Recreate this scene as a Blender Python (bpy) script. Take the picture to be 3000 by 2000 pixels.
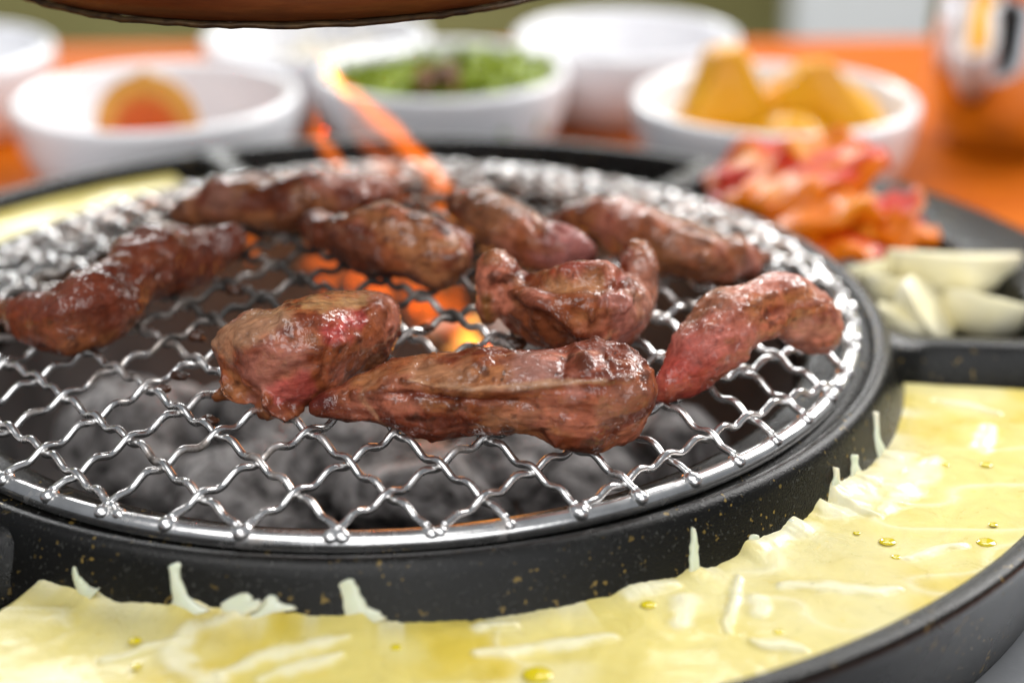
import bpy, math, random
import numpy as np
from math import pi, sin, cos, radians
random.seed(7); rng = np.random.default_rng(7)
sc = bpy.context.scene
for o in list(bpy.data.objects): bpy.data.objects.remove(o)
S = 0.12                     # the grill ring's radius in metres; all shapes below are written in ring radii

# ------------------------------------------------------------------ camera
F_PX, W_PX, H_PX = 4885.35, 3000.0, 2000.0
CAM = np.array([.2731, -3.3757, 1.3782]); PITCH, ROLL = .4067, -.0074
FW = np.array([0, cos(PITCH), -sin(PITCH)])
_r = np.array([1., 0, 0]); _u = np.cross(_r, FW)
RT = _r*cos(ROLL)+_u*sin(ROLL); UP = -_r*sin(ROLL)+_u*cos(ROLL)
cd = bpy.data.cameras.new('camera'); cam = bpy.data.objects.new('camera', cd)
sc.collection.objects.link(cam)
from mathutils import Matrix, Vector
cam.matrix_world = Matrix(((RT[0], UP[0], -FW[0], CAM[0]*S), (RT[1], UP[1], -FW[1], CAM[1]*S), (RT[2], UP[2], -FW[2], CAM[2]*S), (0, 0, 0, 1)))
cd.sensor_fit = 'HORIZONTAL'; cd.sensor_width = 36; cd.lens = F_PX/W_PX*36
cd.clip_start = .01; cd.clip_end = 50
cd.dof.use_dof = True; cd.dof.focus_distance = 2.92*S; cd.dof.aperture_fstop = 5.6
sc.camera = cam

# ------------------------------------------------------------------ light, world, exposure
w = bpy.data.worlds.new('World'); sc.world = w; w.use_nodes = True
w.node_tree.nodes['Background'].inputs[0].default_value = (.86, .92, 1, 1)
w.node_tree.nodes['Background'].inputs[1].default_value = .22
def area(name, loc, target, sx, sy, power, col):
    l = bpy.data.lights.new(name, 'AREA'); l.shape = 'RECTANGLE'; l.size = sx; l.size_y = sy; l.energy = power; l.color = col
    o = bpy.data.objects.new(name, l); sc.collection.objects.link(o); o.location = loc
    o.rotation_euler = (Vector(target)-Vector(loc)).to_track_quat('-Z', 'Y').to_euler()
area('window_light', (1.0, .75, .85), (0, .08, 0), .8, .65, 25, (1, .98, .96))
area('back_window_light', (-.25, 1.6, .85), (0, 0, 0), 1.1, .45, 24, (.97, .985, 1))
area('ceiling_light', (-.25, -.75, 1.1), (0, .15, 0), 1.0, .8, 11, (1, .99, .98))
area('front_fill_light', (.35, -1.5, .55), (0, .2, 0), 1.2, .7, 8, (.98, .99, 1))  # fill lamp added behind the camera to brighten the dish sides
area('wall_fill_light', (.4, 1.25, 1.7), (.5, 2.2, .2), .8, .5, 16, (1, 1, .98))  # extra lamp added to lift the dark olive wall and white pillar
vs = sc.view_settings; vs.view_transform = 'Standard'; vs.look = 'None'; vs.exposure = .06; vs.gamma = 1; vs.use_curve_mapping = False
sc.cycles.use_denoising = True
sc.cycles.max_bounces = 6; sc.cycles.diffuse_bounces = 3; sc.cycles.glossy_bounces = 4; sc.cycles.transmission_bounces = 2; sc.cycles.transparent_max_bounces = 8; sc.cycles.use_adaptive_sampling = True; sc.cycles.adaptive_threshold = .02; sc.cycles.volume_bounces = 0
sc.cycles.sample_clamp_indirect = 6

# ------------------------------------------------------------------ pixel helpers (find where a thing stands; the shapes are real sizes)
def ray(q):
    d = FW+((q[0]-W_PX/2)/F_PX)*RT-((q[1]-H_PX/2)/F_PX)*UP
    return d
def at_z(q, z): d = ray(q); return CAM+d*((z-CAM[2])/d[2])
def at_y(q, y): d = ray(q); return CAM+d*((y-CAM[1])/d[1])
def depth(P): return float((np.asarray(P)-CAM)@FW)
def px_at(P): return depth(P)/F_PX          # size of one photo pixel at P
DOME = .1379
def dome(x, y): return .02+DOME*(1-x*x-y*y)

# ------------------------------------------------------------------ noise
def _h(i, j, k):
    n = (i*374761393+j*668265263+k*1440662683) & 0x7fffffff
    n = ((n ^ (n >> 13))*1274126177) & 0x7fffffff
    n = (n ^ (n >> 16)) & 0xffff
    return n/32767.5-1
def vnoise(P):
    P = np.asarray(P, float); I = np.floor(P).astype(np.int64); f = P-I; f = f*f*f*(f*(f*6-15)+10)
    r = 0
    for a in (0, 1):
        wa = f[:, 0] if a else 1-f[:, 0]
        for b in (0, 1):
            wb = f[:, 1] if b else 1-f[:, 1]
            for c in (0, 1):
                wc = f[:, 2] if c else 1-f[:, 2]
                r = r+wa*wb*wc*_h(I[:, 0]+a, I[:, 1]+b, I[:, 2]+c)
    return r
def fbm(P, o=4, g=.5):
    s = 0; a = 1.
    for i in range(o): s = s+a*vnoise(np.asarray(P)*2**i+i*17.3); a *= g
    return s
def sstep(x, a, b): t = np.clip((x-a)/(b-a), 0, 1); return t*t*(3-2*t)

# ------------------------------------------------------------------ objects
def link(o, parent=None):
    sc.collection.objects.link(o)
    if parent is not None: o.parent = parent
    return o
def tag(o, label=None, cat=None, group=None, kind=None):
    if label: o['label'] = label
    if cat: o['category'] = cat
    if group: o['group'] = group
    if kind: o['kind'] = kind
    return o
def empty(name, base=(0, 0, 0)):
    e = bpy.data.objects.new(name, None); e.empty_display_size = .01; link(e); e.location = np.asarray(base, float)*S; return e
def mesh_of(name, V, Fc, mat, smooth=True, col=None):
    m = bpy.data.meshes.new(name); m.from_pydata((np.asarray(V, float)).tolist(), [], [list(map(int, f)) for f in Fc])
    m.validate(); m.update()
    if smooth: m.polygons.foreach_set('use_smooth', [True]*len(m.polygons))
    if mat: m.materials.append(mat)
    if col is not None:
        a = m.color_attributes.new('col', 'FLOAT_COLOR', 'POINT'); c4 = np.ones((len(V), 4)); c4[:, :3] = col; a.data.foreach_set('color', c4.ravel().astype(np.float32))
    return m
def mk(name, V, Fc, mat, parent=None, base=None, smooth=True, col=None):
    """one mesh object; V in ring radii in world place, base = its origin"""
    V = np.asarray(V, float)
    pb = np.array(parent.location)/S if parent is not None else np.zeros(3)
    if parent is not None and parent.parent is not None: pb = pb+np.array(parent.parent.location)/S
    b = pb if parent is not None else (np.asarray(base, float) if base is not None else np.array([V[:, 0].mean(), V[:, 1].mean(), V[:, 2].min()]))
    o = bpy.data.objects.new(name, mesh_of(name, (V-b)*S, Fc, mat, smooth, col)); link(o, parent)
    if parent is None: o.location = b*S
    return o
def lathe(prof, n=96, c=(0, 0, 0), a0=0, a1=2*pi, rfun=None, close=False):
    full = abs(a1-a0-2*pi) < 1e-6; m = n if full else n+1
    V = []; Fc = []
    for i in range(m):
        a = a0+(a1-a0)*i/n
        for (r, z) in prof:
            rr = rfun(r, a) if rfun else r
            V.append((c[0]+rr*cos(a), c[1]+rr*sin(a), c[2]+z))
    k = len(prof)
    for i in range(n):
        j = (i+1) % m
        for q in range(k if close else k-1):
            q2 = (q+1) % k
            Fc.append((i*k+q, j*k+q, j*k+q2, i*k+q2))
    return np.array(V), Fc
def frames(C):
    C = np.asarray(C, float); T = np.gradient(C, axis=0); T /= np.linalg.norm(T, axis=1)[:, None]+1e-12
    Wd = np.cross([0, 0, 1.], T); nn = np.linalg.norm(Wd, axis=1)[:, None]; Wd = np.where(nn > 1e-4, Wd/(nn+1e-12), [1., 0, 0])
    N = np.cross(T, Wd); return T, Wd, N
def tube(C, A, B=None, n=12, caps=True, pw=2.0, twist=None, fr=None):
    C = np.asarray(C, float); m = len(C); A = np.broadcast_to(np.asarray(A, float), (m,)); B = A if B is None else np.broadcast_to(np.asarray(B, float), (m,))
    T, Wd, N = frames(C) if fr is None else fr
    th = np.arange(n)*2*pi/n
    cs, sn = np.cos(th), np.sin(th)
    k = (np.abs(cs)**pw+np.abs(sn)**pw)**(-1/pw); cs = cs*k; sn = sn*k
    V = []
    for i in range(m):
        c_, s_ = cs, sn
        if twist is not None:
            a = twist[i]; wv = Wd[i]*cos(a)+N[i]*sin(a); nv = -Wd[i]*sin(a)+N[i]*cos(a)
        else: wv, nv = Wd[i], N[i]
        V.append(C[i]+A[i]*c_[:, None]*wv+B[i]*s_[:, None]*nv)
    V = np.concatenate(V); Fc = []
    for i in range(m-1):
        for j in range(n): Fc.append((i*n+j, i*n+(j+1) % n, (i+1)*n+(j+1) % n, (i+1)*n+j))
    if caps: Fc.append(tuple(range(n))[::-1]); Fc.append(tuple(range((m-1)*n, m*n)))
    return V, Fc
def resample(P, n):
    P = np.asarray(P, float); d = np.r_[0, np.cumsum(np.linalg.norm(np.diff(P[:, :3], axis=0), axis=1))]; t = np.linspace(0, d[-1], n)
    # Catmull-Rom through the points
    out = []
    for x in t:
        i = min(max(np.searchsorted(d, x)-1, 0), len(P)-2); u = (x-d[i])/(d[i+1]-d[i]+1e-12)
        p0 = P[max(i-1, 0)]; p1 = P[i]; p2 = P[i+1]; p3 = P[min(i+2, len(P)-1)]
        out.append(.5*((2*p1)+(-p0+p2)*u+(2*p0-5*p1+4*p2-p3)*u*u+(-p0+3*p1-3*p2+p3)*u**3))
    return np.array(out)
def join(parts):
    V = []; Fc = []; k = 0
    for v, f in parts:
        V.append(np.asarray(v)); Fc += [tuple(i+k for i in q) for q in f]; k += len(v)
    return np.concatenate(V), Fc
def ball(c, r, nu=14, nv=8, sq=(1, 1, 1)):
    V = []; Fc = []
    for i in range(nv+1):
        p = pi*i/nv
        for j in range(nu): V.append((c[0]+r*sq[0]*sin(p)*cos(2*pi*j/nu), c[1]+r*sq[1]*sin(p)*sin(2*pi*j/nu), c[2]+r*sq[2]*cos(p)))
    for i in range(nv):
        for j in range(nu): Fc.append((i*nu+j, (i+1)*nu+j, (i+1)*nu+(j+1) % nu, i*nu+(j+1) % nu))
    return np.array(V), Fc
def remesh(V, Fc, vox):
    """voxel-remeshed union (vox in ring radii) -> verts, faces, normals"""
    m = bpy.data.meshes.new('tmp'); m.from_pydata(np.asarray(V).tolist(), [], [list(map(int, f)) for f in Fc]); m.update()
    o = bpy.data.objects.new('tmp', m); sc.collection.objects.link(o)
    md = o.modifiers.new('r', 'REMESH'); md.mode = 'VOXEL'; md.voxel_size = vox; md.adaptivity = 0
    dg = bpy.context.evaluated_depsgraph_get(); dg.update()
    e = bpy.data.meshes.new_from_object(o.evaluated_get(dg)); bpy.data.objects.remove(o); bpy.data.meshes.remove(m)
    n = len(e.vertices); P = np.empty(n*3); e.vertices.foreach_get('co', P); P = P.reshape(-1, 3)
    Q = np.array([p.vertices[:] for p in e.polygons]); bpy.data.meshes.remove(e)
    return P, Q
def normals(P, Q):
    fn = np.cross(P[Q[:, 2]]-P[Q[:, 0]], P[Q[:, 3]]-P[Q[:, 1]]); N = np.zeros_like(P)
    for k in range(4): np.add.at(N, Q[:, k], fn)
    return N/(np.linalg.norm(N, axis=1)[:, None]+1e-12)
def smooth(P, Q, it=2, f=.5):
    E_ = np.concatenate([Q[:, [k, (k+1) % 4]] for k in range(4)])
    cnt = np.bincount(E_.ravel(), minlength=len(P))[:, None]
    for _ in range(it):
        A = np.zeros_like(P); np.add.at(A, E_[:, 0], P[E_[:, 1]]); np.add.at(A, E_[:, 1], P[E_[:, 0]])
        P = P*(1-f)+f*A/cnt
    return P

# ------------------------------------------------------------------ materials
class NT:
    def __init__(s, name):
        s.m = bpy.data.materials.new(name); s.m.use_nodes = True; s.t = s.m.node_tree; s.b = s.t.nodes['Principled BSDF']; s.out = s.t.nodes['Material Output']
    def n(s, typ, **kw):
        nd = s.t.nodes.new(typ)
        for k, v in kw.items():
            if k.startswith('i_'): nd.inputs[k[2:].replace('_', ' ')].default_value = v
            else: setattr(nd, k, v)
        return nd
    def l(s, a, b): s.t.links.new(a, b)
    def co(s, kind='Object', scale=(1, 1, 1)):
        t = s.n('ShaderNodeTexCoord'); mp = s.n('ShaderNodeMapping'); mp.inputs['Scale'].default_value = scale; s.l(t.outputs[kind], mp.inputs[0]); return mp.outputs[0]
    def noise(s, scale, det=4, rough=.55, co=None, dist=0):
        nd = s.n('ShaderNodeTexNoise'); nd.inputs['Scale'].default_value = scale; nd.inputs['Detail'].default_value = det; nd.inputs['Roughness'].default_value = rough; nd.inputs['Distortion'].default_value = dist
        s.l(co if co is not None else s.co(), nd.inputs['Vector']); return nd.outputs['Fac']
    def ramp(s, fac, stops, interp='LINEAR'):
        nd = s.n('ShaderNodeValToRGB'); nd.color_ramp.interpolation = interp; e = nd.color_ramp.elements
        while len(e) < len(stops): e.new(.5)
        for x, (p, c) in zip(e, stops): x.position = p; x.color = (*c, 1) if hasattr(c, '__len__') else (c, c, c, 1)
        s.l(fac, nd.inputs[0]); return nd.outputs[0]
    def mix(s, f, a, b, mode='MIX'):
        nd = s.n('ShaderNodeMix', data_type='RGBA', blend_type=mode)
        for sock, v in ((nd.inputs[0], f), (nd.inputs[6], a), (nd.inputs[7], b)):
            if isinstance(v, (int, float)): sock.default_value = v if sock == nd.inputs[0] else (v, v, v, 1)
            elif isinstance(v, tuple): sock.default_value = (*v, 1)
            else: s.l(v, sock)
        return nd.outputs[2]
    def math(s, op, a, b=None):
        nd = s.n('ShaderNodeMath', operation=op)
        for i, v in enumerate((a, b)):
            if v is None: continue
            if isinstance(v, (int, float)): nd.inputs[i].default_value = v
            else: s.l(v, nd.inputs[i])
        return nd.outputs[0]
    def set(s, **kw):
        for k, v in kw.items():
            i = s.b.inputs[k.replace('_', ' ')]
            if isinstance(v, (int, float)): i.default_value = v
            elif isinstance(v, tuple): i.default_value = (*v, 1) if len(v) == 3 and i.type == 'RGBA' else v
            else: s.l(v, i)
        return s
    def bump(s, h, strength=.5, dist=.001, prev=None):
        nd = s.n('ShaderNodeBump'); nd.inputs['Strength'].default_value = strength; nd.inputs['Distance'].default_value = dist; s.l(h, nd.inputs['Height'])
        if prev is not None: s.l(prev, nd.inputs['Normal'])
        return nd.outputs[0]
M = {}
def mat_wood():
    t = NT('table_wood'); co = t.co('Object', (1, 9, 9)); n = t.noise(9, 6, .6, co, 1.2); n2 = t.noise(60, 3, .6, co)
    c = t.ramp(n, [(.3, (.42, .075, .001)), (.55, (.54, .120, .002)), (.8, (.60, .155, .004))]); c = t.mix(.25, c, t.ramp(n2, [(.3, .35), (.7, 1.)]), 'MULTIPLY')
    t.set(Base_Color=c, Roughness=.55, Specular_IOR_Level=.06); t.set(Normal=t.bump(n2, .15, .0005)); return t.m
def mat_pan():
    t = NT('black_pan_coating'); co = t.co()
    fl = t.math('MULTIPLY', t.ramp(t.noise(620, 1, .5, co, .3), [(.672, 0.), (.70, 1.)]), t.ramp(t.noise(75, 2, .5, co), [(.44, 0.), (.56, 1.)]))
    c = t.ramp(t.noise(35, 4, .6, co), [(.3, (.003, .003, .003)), (.7, (.008, .0075, .006))])
    c = t.mix(t.math('MULTIPLY', fl, .8), c, (.24, .16, .04))
    dust = t.ramp(t.noise(1100, 2, .6, co), [(.62, 0.), (.70, 1.)]); c = t.mix(t.math('MULTIPLY', dust, .3), c, (.12, .12, .11))
    t.set(Base_Color=c, Roughness=t.ramp(t.noise(60, 3, .6, co), [(.3, .18), (.7, .32)]), Specular_IOR_Level=.3)
    t.set(Normal=t.bump(t.noise(2400, 3, .65, co), .45, .0003)); return t.m
def mat_steel(dirt=True):
    t = NT('grill_steel' if dirt else 'brushed_steel'); co = t.co()
    c = t.ramp(t.noise(160, 3, .5, co), [(.3, (.64, .63, .62)), (.7, (.86, .85, .84))]); r = .3; mt = .97
    if dirt:
        sx = t.n('ShaderNodeSeparateXYZ'); t.l(co, sx.inputs[0])
        dx = t.math('SUBTRACT', sx.outputs[0], -.005); dy = t.math('SUBTRACT', sx.outputs[1], .012)
        rad = t.math('SQRT', t.math('ADD', t.math('POWER', dx, 2), t.math('POWER', t.math('MULTIPLY', dy, .8), 2)))
        hot = t.math('SUBTRACT', 1., t.math('DIVIDE', rad, .105))
        nz = t.noise(85, 4, .6, co); nz2 = t.noise(210, 4, .6, co)
        v = t.math('ADD', t.math('MULTIPLY', hot, .38), nz)
        br = t.ramp(v, [(.57, 0.), (.68, 1.)]); bl = t.ramp(t.math('ADD', v, t.math('MULTIPLY', nz2, .25)), [(.77, 0.), (.88, 1.)])
        c = t.mix(t.math('MULTIPLY', br, .55), c, t.ramp(nz2, [(.35, (.09, .03, .008)), (.6, (.28, .15, .05))])); c = t.mix(t.math('MULTIPLY', bl, .9), c, (.008, .007, .006))
        d_ = t.math('MAXIMUM', t.math('MULTIPLY', br, .5), bl)
        mt = t.math('SUBTRACT', .97, t.math('MULTIPLY', d_, .8)); r = t.math('ADD', .26, t.math('MULTIPLY', d_, .25))
        t.set(Normal=t.bump(nz2, .25, .0004))
    t.set(Base_Color=c, Roughness=r, Metallic=mt); return t.m
def mat_meat():
    t = NT('grilled_meat'); co = t.co()
    a = t.n('ShaderNodeVertexColor', layer_name='col'); fb = t.n('ShaderNodeAttribute', attribute_name='fib')
    n1 = t.noise(330, 5, .62, co, .8); n3 = t.noise(120, 3, .6, co, .5); nf = t.noise(850, 4, .6, fb.outputs['Vector'], .4); n4 = t.noise(620, 1.5, .5, co, .6); n5 = t.noise(260, 1, .5, co, .5)
    c = t.mix(.7, a.outputs[0], t.ramp(n1, [(.28, (.40, .30, .27)), (.46, (1., .96, .94)), (.66, (1.4, 1.36, 1.32))]), 'MULTIPLY')
    c = t.mix(.55, c, t.ramp(nf, [(.32, (.55, .48, .45)), (.5, (1., 1., 1.)), (.68, (1.4, 1.42, 1.42))]), 'MULTIPLY')
    wet = t.ramp(n3, [(.42, 1.), (.62, .12)])
    t.set(Base_Color=c, Roughness=.55, Specular_IOR_Level=.12, Coat_Weight=t.math('MULTIPLY', wet, .85), Coat_Roughness=.05, Coat_IOR=1.6)
    t.b.inputs['Subsurface Radius'].default_value = (.0018, .0006, .0004)
    t.set(Normal=t.bump(nf, .35, .0005, t.bump(n1, .3, .0008)))
    t.l(t.bump(n4, .7, .0009, t.bump(n5, .35, .0012)), t.b.inputs['Coat Normal']); return t.m
def simple(name, c, rough=.5, noise=None, c2=None, bump=0, bscale=300, **kw):
    t = NT(name)
    if c2 is not None:
        c = t.ramp(t.noise(noise, 4, .6), [(.32, c), (.68, c2)])
    t.set(Base_Color=c, Roughness=rough, **{'Specular_IOR_Level': .25, **kw})
    if bump: t.set(Normal=t.bump(t.noise(bscale, 4, .6), bump, .0008))
    return t.m
def mat_cheese():
    t = NT('melted_cheese'); co = t.co(); n = t.noise(38, 5, .6, co, .8); n2 = t.noise(420, 4, .6, co); n3 = t.noise(110, 4, .65, co, 1.)
    a = t.n('ShaderNodeVertexColor', layer_name='col'); c = t.mix(.35, a.outputs[0], t.ramp(n3, [(.3, .78), (.7, 1.18)]), 'MULTIPLY')
    c = t.mix(t.ramp(n2, [(.62, 0.), (.72, .35)]), c, (.62, .46, .03))
    t.set(Base_Color=c, Roughness=t.ramp(n3, [(.3, .25), (.7, .4)]), Specular_IOR_Level=.35, Subsurface_Weight=.25, Coat_Weight=.12, Coat_Roughness=.1)
    t.b.inputs['Subsurface Radius'].default_value = (.004, .003, .0012)
    t.set(Normal=t.bump(n3, .25, .0010, t.bump(n2, .3, .0005))); return t.m
def mat_vcol(name, rough=.4, sss=.0, bump=.3, bscale=300, coat=0., mul=.5):
    t = NT(name); co = t.co(); a = t.n('ShaderNodeVertexColor', layer_name='col')
    n = t.noise(bscale, 4, .6, co); c = t.mix(mul, a.outputs[0], t.ramp(n, [(.3, .6), (.5, 1.), (.7, 1.3)]), 'MULTIPLY')
    t.set(Base_Color=c, Roughness=rough, Specular_IOR_Level=.18, Coat_Weight=coat, Coat_Roughness=.1, Subsurface_Weight=sss)
    t.b.inputs['Subsurface Radius'].default_value = (.004, .002, .001)
    t.set(Normal=t.bump(n, bump, .001)); return t.m
def mat_flame(name, col, strength, absorb):
    t = NT(name); t.t.nodes.remove(t.b); e = t.n('ShaderNodeEmission'); e.inputs[0].default_value = (*col, 1); e.inputs[1].default_value = strength
    a = t.n('ShaderNodeVolumeAbsorption'); a.inputs['Color'].default_value = (1, .55, .12, 1); a.inputs['Density'].default_value = absorb
    ad = t.n('ShaderNodeAddShader'); t.l(e.outputs[0], ad.inputs[0]); t.l(a.outputs[0], ad.inputs[1]); t.l(ad.outputs[0], t.out.inputs['Volume']); t.m.cycles.homogeneous_volume = True; return t.m
def mat_coal():
    t = NT('ashen_charcoal'); co = t.co(); n = t.noise(62, 6, .7, co, .5); n2 = t.noise(350, 4, .6, co)
    c = t.ramp(n, [(.38, (.015, .013, .012)), (.46, (.20, .185, .18)), (.62, (.58, .55, .54))]); c = t.mix(.4, c, t.ramp(n2, [(.3, .5), (.7, 1.2)]), 'MULTIPLY')
    g = t.ramp(t.noise(28, 3, .6, t.co('Object'), .5), [(.64, 0.), (.74, 1.)])
    em = t.mix(1., g, (1., .10, .02), 'MULTIPLY')
    t.set(Base_Color=c, Roughness=.9); t.l(em, t.b.inputs['Emission Color']); t.b.inputs['Emission Strength'].default_value = .9
    t.set(Normal=t.bump(n2, 1., .002, t.bump(n, 1., .005))); return t.m
def mat_copper():
    t = NT('aged_copper'); co = t.co('Object', (1, 1, 8)); n = t.noise(14, 5, .6, co); n2 = t.noise(90, 4, .6, co)
    c = t.ramp(n, [(.3, (.07, .016, .004)), (.55, (.14, .045, .012)), (.75, (.20, .09, .022))]); c = t.mix(.4, c, t.ramp(n2, [(.35, .4), (.65, 1.1)]), 'MULTIPLY')
    t.set(Base_Color=c, Metallic=.55, Roughness=.42, Normal=t.bump(n2, .2, .0006)); return t.m
M.update(wood=mat_wood(), pan=mat_pan(), steel=mat_steel(), plainsteel=mat_steel(False), meat=mat_meat(), cheese=mat_cheese(), coal=mat_coal(), copper=mat_copper(),
  white=simple('white_melamine', (.80, .80, .83), .22, 40, (.84, .84, .86), Coat_Weight=.3),
  potsteel=simple('sooty_steel', (.05, .05, .052), .45, 14, (.16, .155, .155), .3, 60, Metallic=.5),
  ash=simple('ash_bed', (.015, .014, .014), .95, 60, (.08, .075, .075), .8, 200),
  shred=simple('cheese_shred', (.78, .73, .46), .3, 60, (.84, .80, .60), .2, 300, Subsurface_Weight=.25, Coat_Weight=.4, Coat_Roughness=.1),
  oil=simple('oil', (.62, .50, .015), .06, Coat_Weight=1., Coat_Roughness=.03),
  garlic=simple('garlic_flesh', (.84, .76, .44), .35, 45, (.92, .88, .70), .15, 120, Coat_Weight=.25),
  vcol=mat_vcol('vegetable', .38, .12, .5, 260, .12), leaf=simple('green_leaf', (.15, .23, .01), .4, 60, (.38, .45, .035), .4, 160),
  brownveg=simple('soy_soaked_stem', (.10, .03, .006), .4, 60, (.22, .085, .014), .3, 160),
  yellowveg=simple('yellow_pickle', (.70, .30, .003), .4, 40, (.80, .42, .012), .2, 120, Coat_Weight=.15),
  pinkveg=simple('pink_pickle', (.70, .24, .14), .3, 60, (.78, .45, .36), .2, 120),
  sprout=simple('pale_sprout', (.74, .66, .50), .3, 60, (.82, .77, .66), .1, 120),
  sauce=simple('brown_paste', (.28, .07, .01), .3, 60, (.42, .15, .02), .5, 160),
  olive=simple('olive_wall', (.34, .31, .12), .8, 6, (.38, .35, .14)),
  whitewall=simple('white_paint', (.76, .79, .79), .6, 6, (.80, .82, .82)),
  char=simple('burnt_residue', (.012, .008, .006), .35, 300, (.09, .03, .012), .8, 500, Coat_Weight=.5),
  flame=mat_flame('flame_orange', (1., .20, .018), 56, 24), flamef=mat_flame('flame_faint', (1., .18, .03), 14, 8), flamey=mat_flame('flame_yellow', (1., .42, .05), 120, 18), flamed=mat_flame('flame_deep', (1., .16, .01), 24, 8))

# ------------------------------------------------------------------ setting: table, walls
TZ = -.30
def box(x0, x1, y0, y1, z0, z1, bev=0):
    V = [(x, y, z) for x in (x0, x1) for y in (y0, y1) for z in (z0, z1)]
    return np.array(V), [(0, 1, 3, 2), (4, 6, 7, 5), (0, 4, 5, 1), (2, 3, 7, 6), (0, 2, 6, 4), (1, 5, 7, 3)]
def table_top():
    n = 96; hole = 1.0; V = []; Fc = []
    for i in range(n):
        a = 2*pi*i/n; d = (cos(a), sin(a)); k = 1e9
        if abs(d[0]) > 1e-9: k = min(k, (6.5 if d[0] > 0 else 6.5)/abs(d[0]))
        if abs(d[1]) > 1e-9: k = min(k, (3.85 if d[1] > 0 else 3.6)/abs(d[1]))
        for r, z in ((1.3, TZ), (k-.03, TZ), (k, TZ-.03), (k, TZ-.25), (1.3, TZ-.25)): V.append((d[0]*r, d[1]*r, z))
    for i in range(n):
        j = (i+1) % n
        for q in range(5): Fc.append((i*5+q, j*5+q, j*5+(q+1) % 5, i*5+(q+1) % 5))
    return V, Fc
tag(mk('table', *table_top(), M['wood'], base=(0, 0, TZ), smooth=False), 'orange varnished wooden table under the grill and side dishes', 'table')
v, f = lathe([(1.30, TZ+.004), (1.30, TZ+.012), (1.92, TZ+.012), (1.935, TZ+.004)], 128)
tag(mk('table_plate', v, f, simple('matt_steel', (.42, .44, .47), .42, 30, (.55, .57, .60), .15, 400, Metallic=.6), base=(0, 0, TZ)), 'round grey steel plate set in the table under the black pan', 'steel plate')
tag(mk('wall', *box(-30, 30, 19, 19.5, -8, 14), M['olive'], smooth=False), kind='structure')
tag(mk('wall_pillar', *box(3.35, 6.1, 14.5, 15.0, -8, 14), M['whitewall'], smooth=False), kind='structure')
tag(mk('floor', *box(-40, 40, -20, 30, -6.4, -6.2), simple('grey_floor', (.25, .24, .23), .6, 4, (.32, .31, .3)), smooth=False), kind='structure')

# ------------------------------------------------------------------ black pan with trough
def handle(a):      # the wide lug of the outer rim beside the kimchi
    d = math.degrees((a+pi) % (2*pi)-pi); return float(sstep(d, 44, 37)*sstep(d, -12, 4))
prof = [(.89, -.33), (.892, -.10), (.902, -.045), (.912, -.026), (.93, -.0205), (1.02, -.0185), (1.031, -.024), (1.038, -.018), (1.044, -.002), (1.052, .005), (1.062, .006), (1.071, .002), (1.078, -.006), (1.084, -.02), (1.112, -.085),
        (1.125, -.13), (1.15, -.148), (1.20, -.152), (1.39, -.152), (1.425, -.14), (1.441, -.11), (1.455, -.052), (1.461, -.043), (1.470, -.040), (1.492, -.040), (1.499, -.044), (1.502, -.052), (1.500, -.066), (1.492, -.09), (1.470, -.19), (1.452, TZ+.013)]
def rf(r, a):
    return r+(.19*handle(a)*sstep(r, 1.475, 1.495) if r > 1.475 else 0)
pan = empty('grill_pan', (0, 0, TZ)); tag(pan, 'round black speckled cast pan with a divided trough around the wire grill', 'pan')
v, f = lathe(prof, 256, rfun=lambda r, a: rf(r, a)+(0 if r < 1.05 or r > 1.47 else 0)); mk('pan_body', v, f, M['pan'], pan)
def divider(deg, w=.045, top=-.03):
    a = radians(deg); e = np.array([cos(a), sin(a), 0]); s_ = np.array([-sin(a), cos(a), 0]); V = []; Fc = []
    sec = [(-w*1.5, -.16), (-w*1.1, -.09), (-w*.85, top-.02), (-w*.6, top-.004), (0, top), (w*.6, top-.004), (w*.85, top-.02), (w*1.1, -.09), (w*1.5, -.16)]
    rs = np.linspace(1.066, 1.468, 13)
    for r in rs:
        k = 1+.9*(sstep(r, 1.16, 1.07)+sstep(r, 1.38, 1.46)); dz = .02*float(sstep(r, 1.14, 1.066))
        for (x, z) in sec: V.append(e*r+s_*x*k+np.array([0, 0, z+(dz if z > -.06 else 0)]))
    m = len(sec)
    for i in range(len(rs)-1):
        for q in range(m-1): Fc.append((i*m+q, i*m+q+1, (i+1)*m+q+1, (i+1)*m+q))
    return V, Fc
for d in (-5.5, 54.5, 114, 235.2): mk('divider', *divider(d), M['pan'], pan)

# ------------------------------------------------------------------ fire pot with charcoal
v, f = lathe([(.885, -.12), (.88, -.2), (.84, -.45), (.70, -.72), (.0, -.78), (.0, -.82), (.72, -.77), (.87, -.46), (.91, -.2), (.91, -.12)], 96)
tag(mk('fire_pot', v, f, M['potsteel'], base=(0, 0, -.8)), 'dark round steel fire pot under the wire grill', 'fire pot')
def disc_noise(R, n, z, amp, sc_, c=(0, 0)):
    V = [(c[0], c[1], z)]; Fc = []; m = 72
    for i in range(1, n+1):
        for j in range(m): V.append((c[0]+R*i/n*cos(2*pi*j/m), c[1]+R*i/n*sin(2*pi*j/m), z))
    V = np.array(V); V[:, 2] += amp*fbm(V*sc_, 3)
    for j in range(m): Fc.append((0, 1+j, 1+(j+1) % m))
    for i in range(n-1):
        for j in range(m): Fc.append((1+i*m+j, 1+(i+1)*m+j, 1+(i+1)*m+(j+1) % m, 1+i*m+(j+1) % m))
    return V, Fc
v, f = disc_noise(.76, 20, -.62, .03, 9); tag(mk('ash_bed', v, f, M['ash'], base=(0, 0, -.64)), 'grey ash filling the bottom of the fire pot', 'ash', kind='stuff')
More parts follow.
